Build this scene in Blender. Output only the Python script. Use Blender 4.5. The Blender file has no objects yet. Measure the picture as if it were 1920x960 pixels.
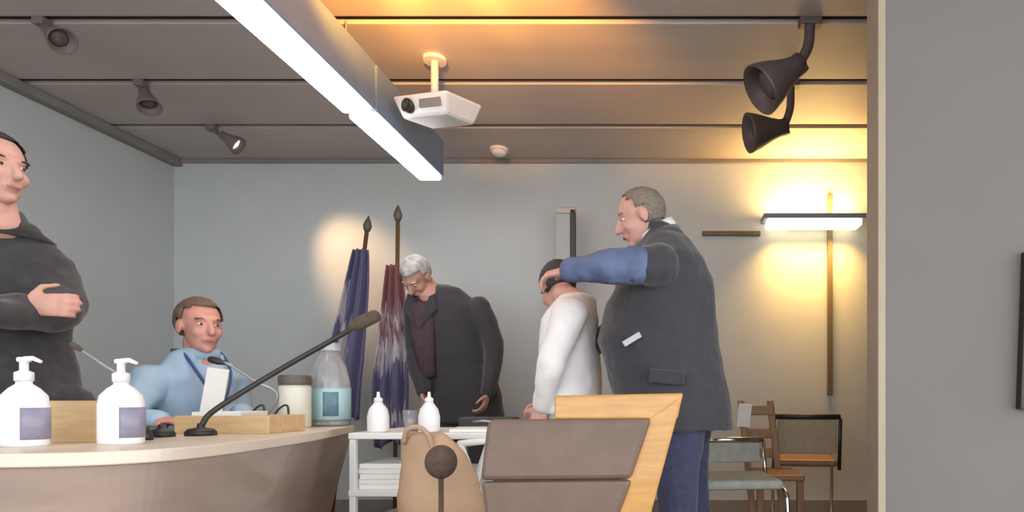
import bpy, bmesh, math, random
from mathutils import Vector, Matrix, Euler
random.seed(7)
V = Vector
scn = bpy.context.scene
COL = scn.collection

# ------------------------------------------------------------------ camera, world, exposure
CAM_Z, F = 0.87, 1201.0
cam = bpy.data.cameras.new('camera'); camo = bpy.data.objects.new('camera', cam); COL.objects.link(camo)
camo.location = (0, 0, CAM_Z); camo.rotation_euler = (math.pi/2, 0, 0)
cam.sensor_width = 36; cam.lens = F/1920*36; cam.clip_start = 0.02
cam.shift_x = (960-1255)/1920; cam.shift_y = (748-480)/1920
scn.camera = camo
w = bpy.data.worlds.new('daylight'); scn.world = w; w.use_nodes = True
w.node_tree.nodes['Background'].inputs[0].default_value = (0.94, 0.965, 1.0, 1)
w.node_tree.nodes['Background'].inputs[1].default_value = 1.9
vs = scn.view_settings
vs.view_transform = 'Standard'; vs.look = 'None'; vs.gamma = 1; vs.use_curve_mapping = False; vs.exposure = 1.0

# ------------------------------------------------------------------ materials
def mat(name, col, rough=0.6, metal=0.0, var=0.08, scale=8.0, bump=0.0, bscale=60.0, coat=0.0, trans=0.0, stretch=None, sheen=0.0, alpha=1.0):
    m = bpy.data.materials.new(name); m.use_nodes = True
    nt = m.node_tree; b = nt.nodes['Principled BSDF']
    b.inputs['Roughness'].default_value = rough; b.inputs['Metallic'].default_value = metal
    b.inputs['Coat Weight'].default_value = coat; b.inputs['Transmission Weight'].default_value = trans
    b.inputs['Sheen Weight'].default_value = sheen; b.inputs['Alpha'].default_value = alpha
    tc = nt.nodes.new('ShaderNodeTexCoord'); mp = nt.nodes.new('ShaderNodeMapping')
    nt.links.new(tc.outputs['Object'], mp.inputs['Vector'])
    if stretch: mp.inputs['Scale'].default_value = stretch
    n = nt.nodes.new('ShaderNodeTexNoise'); n.inputs['Scale'].default_value = scale; n.inputs['Detail'].default_value = 4
    nt.links.new(mp.outputs['Vector'], n.inputs['Vector'])
    r = nt.nodes.new('ShaderNodeValToRGB')
    r.color_ramp.elements[0].position = 0.3; r.color_ramp.elements[1].position = 0.7
    c = V(col)
    r.color_ramp.elements[0].color = (*[max(0, x*(1-var)) for x in c], 1)
    r.color_ramp.elements[1].color = (*[min(1, x*(1+var)) for x in c], 1)
    nt.links.new(n.outputs['Fac'], r.inputs['Fac']); nt.links.new(r.outputs['Color'], b.inputs['Base Color'])
    if bump:
        n2 = nt.nodes.new('ShaderNodeTexNoise'); n2.inputs['Scale'].default_value = bscale
        nt.links.new(mp.outputs['Vector'], n2.inputs['Vector'])
        bp = nt.nodes.new('ShaderNodeBump'); bp.inputs['Strength'].default_value = bump; bp.inputs['Distance'].default_value = 0.01
        nt.links.new(n2.outputs['Fac'], bp.inputs['Height']); nt.links.new(bp.outputs['Normal'], b.inputs['Normal'])
    return m
def emis(name, col, strength):
    m = mat(name, (0.9, 0.9, 0.9), 0.4, var=0.02)
    b = m.node_tree.nodes['Principled BSDF']
    b.inputs['Emission Color'].default_value = (*col, 1); b.inputs['Emission Strength'].default_value = strength
    return m
M = dict(
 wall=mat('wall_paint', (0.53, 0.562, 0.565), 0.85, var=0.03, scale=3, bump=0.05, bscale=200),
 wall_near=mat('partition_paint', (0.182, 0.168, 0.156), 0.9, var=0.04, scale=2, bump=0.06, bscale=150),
 panel=mat('ceiling_panel_paint', (0.48, 0.425, 0.39), 0.55, var=0.05, scale=2, stretch=(0.3, 3, 1)),
 groove=mat('ceiling_shadow_gap', (0.09, 0.075, 0.065), 0.9),
 cornice=mat('cornice_paint', (0.24, 0.225, 0.21), 0.8),
 carpet=mat('brown_carpet', (0.19, 0.145, 0.115), 0.95, var=0.25, scale=40, bump=0.4, bscale=300),
 beech=mat('orange_beech', (0.52, 0.27, 0.075), 0.4, var=0.12, scale=5, stretch=(2, 14, 14), coat=0.3),
 tanwood=mat('tan_wood', (0.58, 0.40, 0.21), 0.5, var=0.12, scale=6, stretch=(2, 12, 12)),
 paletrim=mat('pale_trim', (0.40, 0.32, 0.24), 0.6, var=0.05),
 desktop=mat('cream_laminate', (0.72, 0.62, 0.50), 0.35, var=0.05, scale=5),
 apron=mat('brown_apron', (0.36, 0.27, 0.22), 0.34, var=0.10, scale=3, stretch=(1, 1, 6), coat=0.4),
 leather=mat('brown_leather', (0.15, 0.098, 0.073), 0.5, var=0.12, scale=10, bump=0.15, bscale=250, coat=0.05),
 white=mat('white_plastic', (0.82, 0.80, 0.80), 0.4, var=0.02),
 offwhite=mat('off_white_plastic', (0.72, 0.71, 0.68), 0.45, var=0.03),
 label=mat('mauve_label', (0.27, 0.25, 0.33), 0.5, var=0.15, scale=30),
 teal=mat('teal_label', (0.33, 0.50, 0.54), 0.5, var=0.35, scale=9, stretch=(1, 1, .2)),
 tealdark=mat('dark_teal_print', (0.12, 0.24, 0.30), 0.5, var=0.2, scale=20),
 clear=mat('clear_plastic', (0.83, 0.84, 0.85), 0.12, var=0.03, trans=0.75),
 jar=mat('cream_jar', (0.70, 0.70, 0.60), 0.4, var=0.05),
 darklid=mat('dark_lid', (0.10, 0.085, 0.065), 0.5),
 black=mat('black_plastic', (0.025, 0.023, 0.022), 0.45),
 foam=mat('brown_foam', (0.10, 0.068, 0.05), 0.95, var=0.2, scale=60, bump=0.3, bscale=400),
 chrome=mat('chrome', (0.72, 0.72, 0.72), 0.2, metal=1.0, var=0.03),
 steel=mat('grey_steel', (0.33, 0.33, 0.34), 0.4, metal=0.6),
 fixture=mat('grey_blue_enamel', (0.17, 0.235, 0.34), 0.5, var=0.05),
 spot=mat('bronze_spot', (0.10, 0.078, 0.075), 0.5, metal=0.2),
 spotg=mat('greybrown_spot', (0.17, 0.14, 0.135), 0.6),
 suit=mat('charcoal_suit', (0.034, 0.034, 0.042), 0.85, var=0.1, scale=40, bump=0.2, bscale=300, sheen=0.25),
 navy=mat('navy_trousers', (0.034, 0.037, 0.085), 0.85, var=0.2, scale=40, sheen=0.2),
 coat=mat('dark_coat', (0.036, 0.034, 0.036), 0.9, var=0.25, scale=30, bump=0.2, bscale=250, sheen=0.2),
 plum=mat('plum_cloth', (0.065, 0.038, 0.048), 0.85, var=0.2, scale=30),
 blueslv=mat('blue_sleeve', (0.10, 0.135, 0.24), 0.8, var=0.25, scale=12, bump=0.2, bscale=200),
 blueshirt=mat('light_blue_shirt', (0.36, 0.50, 0.64), 0.8, var=0.10, scale=9, bump=0.15, bscale=200),
 lanyard=mat('blue_lanyard', (0.05, 0.09, 0.22), 0.6),
 whiteshirt=mat('white_shirt', (0.78, 0.76, 0.75), 0.85, var=0.04, scale=12, bump=0.1, bscale=150),
 sage=mat('sage_trousers', (0.48, 0.53, 0.46), 0.85, var=0.08),
 skin=mat('skin', (0.56, 0.30, 0.235), 0.55, var=0.08, scale=18),
 skinpink=mat('ruddy_skin', (0.60, 0.285, 0.225), 0.5, var=0.08, scale=18),
 hairbr=mat('brown_hair', (0.15, 0.095, 0.06), 0.7, var=0.3, scale=60, bump=0.4, bscale=200),
 hairdk=mat('dark_hair', (0.03, 0.026, 0.025), 0.7, var=0.3, scale=60, bump=0.4, bscale=200),
 hairgr=mat('cropped_grey_hair', (0.20, 0.165, 0.13), 0.8, var=0.3, scale=80, bump=0.4, bscale=200),
 hairwh=mat('silver_hair', (0.42, 0.42, 0.41), 0.7, var=0.45, scale=25, bump=0.4, bscale=200),
 eye=mat('eye_white', (0.75, 0.73, 0.7), 0.2), iris=mat('iris', (0.03, 0.02, 0.015), 0.2),
 lip=mat('lip', (0.42, 0.17, 0.14), 0.5),
 shoe=mat('black_shoe', (0.02, 0.018, 0.016), 0.35),
 paper=mat('white_paper', (0.80, 0.78, 0.74), 0.8, var=0.03),
 brass=mat('dark_brass', (0.24, 0.13, 0.055), 0.4, metal=0.5),
 greyseat=mat('grey_green_fabric', (0.33, 0.35, 0.31), 0.9, var=0.1, scale=30, bump=0.2, bscale=250),
 taupe=mat('taupe_fabric', (0.40, 0.34, 0.24), 0.9, var=0.08, scale=30),
 brownwood=mat('brown_wood', (0.27, 0.14, 0.06), 0.45, var=0.15, scale=6, stretch=(10, 10, 2)),
 bag=mat('tan_canvas', (0.45, 0.30, 0.19), 0.9, var=0.1, scale=8, bump=0.2, bscale=200),
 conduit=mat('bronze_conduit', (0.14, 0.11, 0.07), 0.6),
 banner=mat('grey_banner', (0.42, 0.45, 0.46), 0.7, var=0.03),
 screen=mat('dark_screen', (0.045, 0.035, 0.033), 0.4),
 tube=emis('fluorescent_diffuser', (1.0, 0.965, 0.93), 6.0),
 sconce_glow=emis('warm_diffuser', (1.0, 0.80, 0.45), 2.0),
 lampglass=emis('warm_lamp_glass', (1.0, 0.72, 0.4), 1.0),
)
# flags: vertical bands and patches of cloth colour
def flagmat(name, stops, axis='Z'):
    m = mat(name, (0.3, 0.3, 0.3), 0.8, bump=0.1, bscale=80); nt = m.node_tree
    b = nt.nodes['Principled BSDF']
    tc = nt.nodes.new('ShaderNodeTexCoord'); sp = nt.nodes.new('ShaderNodeSeparateXYZ')
    nt.links.new(tc.outputs['Generated'], sp.inputs[0])
    nz = nt.nodes.new('ShaderNodeTexNoise'); nz.inputs['Scale'].default_value = 4
    mp = nt.nodes.new('ShaderNodeMapping'); mp.inputs['Scale'].default_value = (3, 3, 0.7)
    nt.links.new(tc.outputs['Generated'], mp.inputs[0]); nt.links.new(mp.outputs[0], nz.inputs['Vector'])
    ad = nt.nodes.new('ShaderNodeMath'); ad.operation = 'MULTIPLY_ADD'; ad.inputs[1].default_value = 0.5; 
    nt.links.new(nz.outputs['Fac'], ad.inputs[0]); nt.links.new(sp.outputs[axis], ad.inputs[2])
    r = nt.nodes.new('ShaderNodeValToRGB'); r.color_ramp.interpolation = 'CONSTANT'
    e = r.color_ramp.elements
    while len(e) < len(stops): e.new(0.5)
    for i, (p, c) in enumerate(stops): e[i].position = p; e[i].color = (*c, 1)
    nt.links.new(ad.outputs[0], r.inputs[0]); nt.links.new(r.outputs[0], b.inputs['Base Color'])
    return m
BL, WH, RD = (0.11, 0.105, 0.20), (0.46, 0.42, 0.46), (0.22, 0.09, 0.095)
M['flag_blue'] = flagmat('blue_white_flag', [(0.0, BL), (0.60, WH), (0.78, BL)], 'X')
M['flag_red'] = flagmat('red_white_blue_flag', [(0.0, BL), (0.36, WH), (0.44, BL), (0.70, WH), (0.86, RD), (0.93, WH), (1.0, RD)], 'Z')

# ------------------------------------------------------------------ mesh helpers
def at(px, py, Y): return V(((px-1255)/F*Y, Y, CAM_Z-(py-748)/F*Y))
def tag(o, label=None, cat=None, group=None, kind=None):
    if label: o['label'] = label
    if cat: o['category'] = cat
    if group: o['group'] = group
    if kind: o['kind'] = kind
    return o
def thing(name, label, cat, loc=(0, 0, 0), rotz=0.0, group=None):
    o = bpy.data.objects.new(name, None); COL.objects.link(o); o.empty_display_size = 0.1
    o.location = loc; o.rotation_euler = (0, 0, rotz)
    return tag(o, label, cat, group)
class MB:
    def __init__(s): s.bm = bmesh.new()
    def box(s, a, b, bev=0.0, rot=None, piv=None):
        a, b = V(a), V(b); c = (a+b)/2; d = b-a
        mt = Matrix.Translation(c) @ Matrix.Diagonal((abs(d.x), abs(d.y), abs(d.z), 1))
        if rot is not None:
            p = V(piv) if piv is not None else c
            mt = Matrix.Translation(p) @ Euler(rot).to_matrix().to_4x4() @ Matrix.Translation(-p) @ mt
        r = bmesh.ops.create_cube(s.bm, size=1, matrix=mt)
        if bev:
            es = list({e for v in r['verts'] for e in v.link_edges})
            bmesh.ops.bevel(s.bm, geom=es, offset=bev, segments=2, affect='EDGES', profile=0.5)
        return s
    def loft(s, rings, n=20, dome=True):
        """rings: (centre, U, V) with U, V vectors that carry the radii"""
        R = [(V(c), V(u), V(v)) for c, u, v in rings]
        if dome:
            def ext(a, b):
                d = (a[0]-b[0]).normalized(); r = min(a[1].length, a[2].length); out = []
                for t in (35, 65, 85):
                    k = math.cos(math.radians(t)); out.append((a[0]+d*r*math.sin(math.radians(t))*0.8, a[1]*k, a[2]*k))
                return out
            R = (ext(R[0], R[1])[::-1] if dome != 'top' else []) + R + ext(R[-1], R[-2])
        vs = []
        for c, u, v in R:
            vs.append([s.bm.verts.new(c+u*math.cos(2*math.pi*i/n)+v*math.sin(2*math.pi*i/n)) for i in range(n)])
        for k in range(len(vs)-1):
            for i in range(n):
                j = (i+1) % n
                s.bm.faces.new((vs[k][i], vs[k][j], vs[k+1][j], vs[k+1][i]))
        s.bm.faces.new(vs[0][::-1]); s.bm.faces.new(vs[-1])
        return s
    def tube(s, pts, rad, n=10, dome=False, up=None, flat=1.0):
        pts = [V(p) for p in pts]; m = len(pts)
        rads = rad if isinstance(rad, (list, tuple)) else [rad]*m
        rings = []; u = None
        for i, p in enumerate(pts):
            d = (pts[min(i+1, m-1)]-pts[max(i-1, 0)]).normalized()
            if u is None:
                ref = V(up) if up is not None else (V((0, 0, 1)) if abs(d.z) < 0.9 else V((1, 0, 0)))
                u = (ref-d*ref.dot(d)).normalized()
            else: u = (u-d*u.dot(d)).normalized()
            rings.append((p, u*rads[i], d.cross(u)*rads[i]*flat))
        return s.loft(rings, n, dome)
    def ell(s, c, r, rot=None, seg=20):
        mt = Matrix.Translation(V(c)) @ (rot.to_4x4() if rot is not None else Matrix()) @ Matrix.Diagonal((*r, 1))
        bmesh.ops.create_uvsphere(s.bm, u_segments=seg, v_segments=seg//2+2, radius=1, matrix=mt); return s
    def lathe(s, prof, c=(0, 0, 0), axis=(0, 0, 1), n=24, sx=1.0, sy=1.0):
        q = V((0, 0, 1)).rotation_difference(V(axis).normalized()).to_matrix(); c = V(c); vs = []
        for r, z in prof:
            vs.append([s.bm.verts.new(c+q@V((r*sx*math.cos(2*math.pi*i/n), r*sy*math.sin(2*math.pi*i/n), z))) for i in range(n)])
        for k in range(len(vs)-1):
            for i in range(n):
                j = (i+1) % n; s.bm.faces.new((vs[k][i], vs[k][j], vs[k+1][j], vs[k+1][i]))
        s.bm.faces.new(vs[0][::-1]); s.bm.faces.new(vs[-1]); return s
    def slab(s, lo, hi):
        """closed solid between two equal-length polygons (lists of points)"""
        a = [s.bm.verts.new(V(p)) for p in lo]; b = [s.bm.verts.new(V(p)) for p in hi]; n = len(a)
        for i in range(n):
            j = (i+1) % n; s.bm.faces.new((a[i], a[j], b[j], b[i]))
        s.bm.faces.new(a[::-1]); s.bm.faces.new(b); return s
    def strip(s, A, B, C_, D):
        """solid ribbon from four rails (outer top, inner top, inner bottom, outer bottom)"""
        n = len(A); R = [[s.bm.verts.new(V(q[i])) for q in (A, B, C_, D)] for i in range(n)]
        for i in range(n-1):
            for k in range(4):
                l = (k+1) % 4; s.bm.faces.new((R[i][k], R[i][l], R[i+1][l], R[i+1][k]))
        s.bm.faces.new(R[0][::-1]); s.bm.faces.new(R[-1]); return s
    def build(s, name, m, parent=None, smooth=False, bevel=0.0, remesh=0.0, iters=0, wrinkle=0.0, wscale=0.12, solid=0.0):
        bmesh.ops.recalc_face_normals(s.bm, faces=s.bm.faces)
        me = bpy.data.meshes.new(name); s.bm.to_mesh(me); s.bm.free()
        o = bpy.data.objects.new(name, me); COL.objects.link(o)
        if remesh:
            md = o.modifiers.new('r', 'REMESH'); md.mode = 'VOXEL'; md.voxel_size = remesh
            if iters: sm = o.modifiers.new('s', 'SMOOTH'); sm.factor = 0.5; sm.iterations = iters
            if wrinkle:
                tx = bpy.data.textures.new(name, 'CLOUDS'); tx.noise_scale = wscale; tx.noise_depth = 2
                dm = o.modifiers.new('d', 'DISPLACE'); dm.texture = tx; dm.strength = wrinkle; dm.mid_level = 0.5
            dg = bpy.context.evaluated_depsgraph_get(); ev = o.evaluated_get(dg)
            nm = bpy.data.meshes.new_from_object(ev); o.modifiers.clear(); o.data = nm; bpy.data.meshes.remove(me); me = nm
            me.name = name; smooth = True
        if solid:
            md = o.modifiers.new('t', 'SOLIDIFY'); md.thickness = solid; md.offset = 1
        me.materials.clear(); me.materials.append(M[m])
        if smooth:
            for p in me.polygons: p.use_smooth = True
        if bevel:
            md = o.modifiers.new('b', 'BEVEL'); md.width = bevel; md.segments = 2; md.limit_method = 'ANGLE'
        if parent is not None:
            o.parent = parent
        return o
def local(parent):
    return Matrix.LocRotScale(parent.location, parent.rotation_euler, None).inverted()
def curve(pts, n=8):
    """Catmull-Rom through pts"""
    P = [V(p) for p in pts]; P = [2*P[0]-P[1]] + P + [2*P[-1]-P[-2]]; out = []
    for i in range(1, len(P)-2):
        for k in range(n):
            t = k/n; a, b, c, d = P[i-1:i+3]
            out.append(0.5*((2*b)+(c-a)*t+(2*a-5*b+4*c-d)*t*t+(3*b-a-3*c+d)*t**3))
    out.append(P[-2]); return out
def rel(parent, o):
    """put a world-built mesh under a parent with a base offset"""
    o.parent = parent; o.matrix_parent_inverse = local(parent); return o

# ------------------------------------------------------------------ the room
BACK, LEFT, RIGHT, CEIL, REAR = 4.90, -3.79, 3.4, 2.70, -1.2
def struct(name, mb, m, label, **k):
    return tag(mb.build(name, m, **k), label, name.split('_')[0], None, 'structure')
struct('floor', MB().box((LEFT-0.1, -3.5, -0.1), (RIGHT+0.1, BACK+0.1, 0)), 'carpet', 'brown carpeted floor of the meeting room')
struct('wall_back', MB().box((LEFT-0.1, BACK, 0), (RIGHT+0.1, BACK+0.12, CEIL+0.1)), 'wall', 'pale grey back wall behind the flags and sconce')
struct('wall_left', MB().box((LEFT-0.12, REAR, 0), (LEFT, BACK, CEIL+0.1)), 'wall', 'pale grey side wall at the left end of the room')
struct('wall_right', MB().box((RIGHT, 2.5, 0), (RIGHT+0.12, BACK, CEIL+0.1)), 'wall', 'pale grey side wall hidden beyond the near partition')
ceiling = struct('ceiling', MB().box((LEFT, REAR, CEIL+0.03), (RIGHT, BACK, CEIL+0.12)), 'groove', 'taupe panelled ceiling with dark shadow gaps')
GROOVES = [4.30-0.603*k for k in range(10)]
ys = [BACK] + GROOVES
pm = None
for i in range(len(ys)-1):
    y1, y0 = ys[i]-(0.0 if i == 0 else 0.03), ys[i+1]+0.03
    o = MB().box((LEFT, y0, CEIL), (RIGHT, y1, CEIL+0.025), 0.003).build('panel', 'panel', ceiling)
struct('trim_1', MB().box((LEFT, REAR, CEIL-0.055), (LEFT+0.07, BACK, CEIL), 0.006), 'cornice', 'dark cornice strip between left wall and ceiling')
struct('trim_2', MB().box((LEFT+0.07, BACK-0.02, CEIL-0.03), (RIGHT, BACK, CEIL), 0.004), 'cornice', 'thin cornice strip along the top of the back wall')
struct('baseboard_back', MB().box((LEFT, BACK-0.015, 0), (RIGHT, BACK, 0.1), 0.003), 'cornice', 'low baseboard along the back wall')
PX = 0.82
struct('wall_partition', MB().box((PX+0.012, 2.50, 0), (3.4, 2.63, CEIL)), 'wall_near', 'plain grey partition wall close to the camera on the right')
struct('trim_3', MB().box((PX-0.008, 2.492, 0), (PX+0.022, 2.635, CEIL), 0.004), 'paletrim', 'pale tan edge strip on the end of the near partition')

# ------------------------------------------------------------------ lights of the place, and one added uplighter
def lamp(kind, name, loc, energy, col, parent, rot=None, target=None, **k):
    d = bpy.data.lights.new(name, kind); d.energy = energy; d.color = col
    for a, v in k.items(): setattr(d, a, v)
    o = bpy.data.objects.new(name, d); COL.objects.link(o); o.location = loc
    if target is not None: o.rotation_euler = (V(target)-V(loc)).to_track_quat('-Z', 'Y').to_euler()
    elif rot: o.rotation_euler = rot
    rel(parent, o); return o
# pendant fluorescent
X0, X1, ZB, ZT = -1.645, -1.485, 2.30, 2.57
t = thing('pendant_light', 'long grey pendant fluorescent light hanging diagonally across the ceiling', 'ceiling light', (-1.565, 2.9, ZB))
for y0, y1 in ((1.55, 3.235), (3.25, 4.22)):
    rel(t, MB().box((X0, y0, ZB+0.03), (X1, y1, ZT), 0.008).build('housing', 'fixture'))
    rel(t, MB().box((X0+0.008, y0+0.015, ZB), (X1-0.008, y1-0.02, ZB+0.032), 0.012).build('diffuser', 'tube'))
for y in (1.8, 3.1, 4.05):
    rel(t, MB().tube([(-1.565, y, ZT-0.01), (-1.565, y, CEIL)], 0.004).build('suspension_wire', 'steel'))
# wall sconce
sx0, sx1, sz = 0.694, 1.449, 2.20
t = thing('wall_sconce', 'lit warm wall sconce with flat grey bar glowing on back wall', 'wall lamp', (1.07, BACK, sz))
rel(t, MB().box((sx0, BACK-0.20, sz), (sx1, BACK-0.02, sz+0.035), 0.004).build('cover_bar', 'fixture'))
rel(t, MB().box((sx0+0.03, BACK-0.195, sz-0.05), (sx1-0.03, BACK-0.04, sz), 0.01).build('diffuser', 'sconce_glow'))
rel(t, MB().box((sx0+0.2, BACK-0.03, sz-0.03), (sx1-0.2, BACK, sz+0.05), 0.004).build('wall_plate', 'fixture'))
lamp('AREA', 'uplight', (1.07, BACK-0.13, sz+0.05), 10, (1.0, 0.60, 0.20), t, rot=(math.pi, 0, 0), shape='RECTANGLE', size=0.6, size_y=0.10)
lamp('AREA', 'downlight', (1.07, BACK-0.15, sz-0.07), 5.5, (1.0, 0.56, 0.14), t, rot=(0.12, 0, 0), shape='RECTANGLE', size=0.6, size_y=0.10, spread=math.radians(110))
# vertical conduit and a short horizontal brown bar at the sconce
tag(MB().box((1.205, BACK-0.03, 0.90), (1.243, BACK, 2.43), 0.004).build('wall_bar', 'conduit'), 'vertical bronze conduit running down the wall behind the sconce', 'conduit')
tag(MB().box((0.25, BACK-0.025, 2.115), (sx0, BACK, 2.15), 0.004).build('wall_bar', 'conduit'), 'short horizontal brown bar on the wall left of the sconce', 'conduit')

def spotlight(label, gx, gy, drop, hx, hz, hy, aim, s, m, lit=None):
    t = thing('track_spotlight', label, 'spotlight', (gx, gy, CEIL), group='track spotlights under the ceiling')
    neck = V((hx, hy, hz)); aim = V(aim).normalized()
    rel(t, MB().box((gx-0.06*s, gy-0.03, CEIL-0.03), (gx+0.06*s, gy+0.03, CEIL+0.01), 0.006).build('mount', m))
    a = V((gx, gy, CEIL-0.02)); b = neck
    mid = (a+b)/2+V((0.02*s, 0, -0.01))
    rel(t, MB().tube(curve([a, mid, b], 5), 0.028*s, n=10).build('arm', m, smooth=True))
    rel(t, MB().tube([neck-aim.cross(V((0, 1, 0))).normalized()*0.05*s, neck+aim.cross(V((0, 1, 0))).normalized()*0.05*s], 0.035*s, n=12).build('pivot', m, smooth=True))
    prof = [(0.012, -0.03), (0.05, -0.02), (0.06, 0.04), (0.075, 0.09), (0.095, 0.14), (0.115, 0.19), (0.132, 0.25), (0.134, 0.265), (0.126, 0.266), (0.10, 0.21), (0.03, 0.16)]
    h = rel(t, MB().lathe([(r*s, z*s) for r, z in prof], neck, aim).build('shade', m, smooth=True))
    rel(h, MB().lathe([(0.0, 0.155*s), (0.05*s, 0.16*s), (0.085*s, 0.20*s), (0.06*s, 0.215*s), (0.0, 0.222*s)], neck, aim).build('bulb', 'lampglass' if lit else 'darklid', smooth=True)).matrix_parent_inverse = Matrix()
    if lit:
        e, tgt, ang = lit
        lamp('SPOT', 'beam', neck+aim*0.28*s, e, (1.0, 0.60, 0.30), t, target=tgt, spot_size=math.radians(ang), spot_blend=1.0, shadow_soft_size=0.05)
    return t
spotlight('bronze bell-shaped track spotlight, the lower of the right pair', 0.70, GROOVES[1], 0.2, 0.66, 2.435, 3.69, (-0.95, -0.15, -0.22), 0.82, 'spot')
spotlight('bronze bell-shaped track spotlight with long arm, the upper of the right pair', 0.68, GROOVES[2], 0.2, 0.615, 2.465, 3.06, (-0.75, -0.15, -0.55), 0.9, 'spot')
spotlight('small grey-brown track spotlight on the left, nearest the camera', -3.03, GROOVES[2], 0.1, -2.97, 2.635, 3.06, (0.75, -0.2, -0.55), 0.46, 'spotg')
spotlight('small grey-brown track spotlight on the left, middle of its row', -3.05, GROOVES[1], 0.1, -3.0, 2.63, 3.66, (0.4, -0.2, -0.85), 0.46, 'spotg')
spotlight('small grey-brown track spotlight on the left, nearest the back wall', -3.07, GROOVES[0], 0.1, -2.98, 2.63, 4.27, (0.85, 0.2, -0.6), 0.46, 'spotg', lit=(40, (-2.35, 4.9, 1.85), 48))
# unseen uplighter added above the frame to make the ceiling's orange glow
t = thing('added_uplight', 'unseen bronze pendant bowl added for the warm glow on the ceiling', 'ceiling light', (-0.95, 2.15, 2.33))
rel(t, MB().lathe([(0.0, 0.0), (0.05, 0.004), (0.10, 0.03), (0.13, 0.075), (0.125, 0.076), (0.09, 0.035), (0.0, 0.012)], (-0.95, 2.15, 2.33)).build('bowl', 'spot', smooth=True))
rel(t, MB().tube([(-0.95, 2.15, 2.34), (-0.95, 2.15, CEIL)], 0.006).build('stem', 'spot'))
for tx in (-1.38, -1.02, -0.66): lamp('SPOT', 'warm_beam', (-0.95, 2.19, 2.42), 135, (1.0, 0.40, 0.04), t, target=(tx, 2.86, CEIL), spot_size=math.radians(46), spot_blend=1.0, shadow_soft_size=0.04)

# projector and detector
t = thing('projector', 'white ceiling projector hanging on a short pole', 'projector', (-1.26, 3.44, CEIL))
rel(t, MB().lathe([(0.06, CEIL-0.02), (0.06, CEIL)], (-1.26, 3.44, 0)).build('ceiling_plate', 'offwhite'))
rel(t, MB().tube([(-1.26, 3.44, CEIL), (-1.26, 3.44, 2.47)], 0.02, n=14).build('pole', 'offwhite', smooth=True))
pr = Euler((0.12, 0.10, math.radians(-24)))
def prj(p): return V((-1.235, 3.42, 2.405)) + pr.to_matrix() @ V(p)
lo = [(-0.15, -0.10, -0.055), (0.15, -0.10, -0.055), (0.15, 0.11, -0.055), (-0.15, 0.11, -0.055)]
hi = [(-0.19, -0.14, 0.055), (0.19, -0.14, 0.055), (0.19, 0.14, 0.055), (-0.19, 0.14, 0.055)]
rel(t, MB().slab([prj(p) for p in lo], [prj(p) for p in hi]).build('body', 'white', bevel=0.018))
rel(t, MB().lathe([(0.035, -0.02), (0.035, 0.012), (0.028, 0.014), (0.024, 0.0)], prj((-0.08, -0.13, 0.0)), pr.to_matrix()@V((0, -1, 0))).build('lens', 'black', smooth=True))
rel(t, MB().box((-0.02, -0.005, -0.02), (0.12, 0.005, 0.02)).build('vent', 'steel')).matrix_local = local(t) @ Matrix.Translation(prj((0.02, -0.128, 0.005))) @ pr.to_matrix().to_4x4()
rel(t, MB().box((-1.31, 3.39, 2.45), (-1.21, 3.49, 2.475), 0.004).build('bracket', 'offwhite'))
t = thing('smoke_detector', 'small white round smoke detector on the ceiling near back wall', 'detector', (-1.245, 4.68, CEIL))
rel(t, MB().lathe([(0.065, -0.02), (0.065, 0.0)], (-1.245, 4.68, CEIL)).build('base', 'white', smooth=False))
rel(t, MB().lathe([(0.0, -0.055), (0.03, -0.053), (0.05, -0.04), (0.055, -0.02)], (-1.245, 4.68, CEIL)).build('cap', 'white', smooth=True))
# dark screen on the partition
t = thing('wall_display', 'dark framed panel hung on the near partition at right edge', 'wall panel', (1.46, 2.5, 1.1))
f_ = MB().slab([(1.350, 2.46, 0.83), (1.80, 2.46, 0.83), (1.80, 2.46, 1.44), (1.372, 2.46, 1.44)], [(1.350, 2.5, 0.83), (1.80, 2.5, 0.83), (1.80, 2.5, 1.44), (1.372, 2.5, 1.44)])
rel(t, f_.build('frame', 'black', bevel=0.004))
rel(t, MB().slab([(1.375, 2.456, 0.855), (1.775, 2.456, 0.855), (1.775, 2.456, 1.415), (1.397, 2.456, 1.415)], [(1.375, 2.47, 0.855), (1.775, 2.47, 0.855), (1.775, 2.47, 1.415), (1.397, 2.47, 1.415)]).build('panel_face', 'screen'))

# ------------------------------------------------------------------ curved desk
outer = curve([(-3.3, 1.40, 0), (-2.4, 1.40, 0), (-1.70, 1.40, 0), (-1.40, 1.415, 0), (-1.25, 1.50, 0), (-1.205, 1.66, 0), (-1.225, 1.95, 0), (-1.29, 2.35, 0), (-1.435, 2.92, 0)], 6)
inner = []
for i, p in enumerate(outer):
    d = (outer[min(i+1, len(outer)-1)]-outer[max(i-1, 0)]).normalized(); nrm = V((-d.y, d.x, 0)); inner.append((p, nrm))
def rail(off, z):
    out = []
    for p, n in inner:
        q = p+n*off
        out.append(V((q.x, q.y, z)))
    return out
def inrail(z, dx=0.50):   # inner edge kept smooth round the tight corner
    pts = [(-3.3, 1.40+dx, 0), (-2.4, 1.40+dx, 0), (-2.05, 1.41+dx, 0), (-1.86, 1.46+dx, 0), (-1.78, 1.54+dx, 0), (-1.755, 1.65+dx, 0), (-1.77, 2.2, 0), (-1.80, 2.4, 0), (-1.89, 2.85, 0)]
    return [V((q.x, q.y, z)) for q in curve(pts, 6)]
t = thing('conference_desk', 'curved desk with cream top and glossy brown front at left', 'desk', (-1.9, 1.7, 0))
rel(t, MB().strip(rail(0, 0.75), inrail(0.75), inrail(0.718), rail(0, 0.718)).build('desktop', 'desktop', bevel=0.004))
rel(t, MB().strip(rail(0.012, 0.718), rail(0.045, 0.718), rail(0.20, 0.04), rail(0.175, 0.04)).build('front_panel', 'apron', smooth=False))
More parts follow.
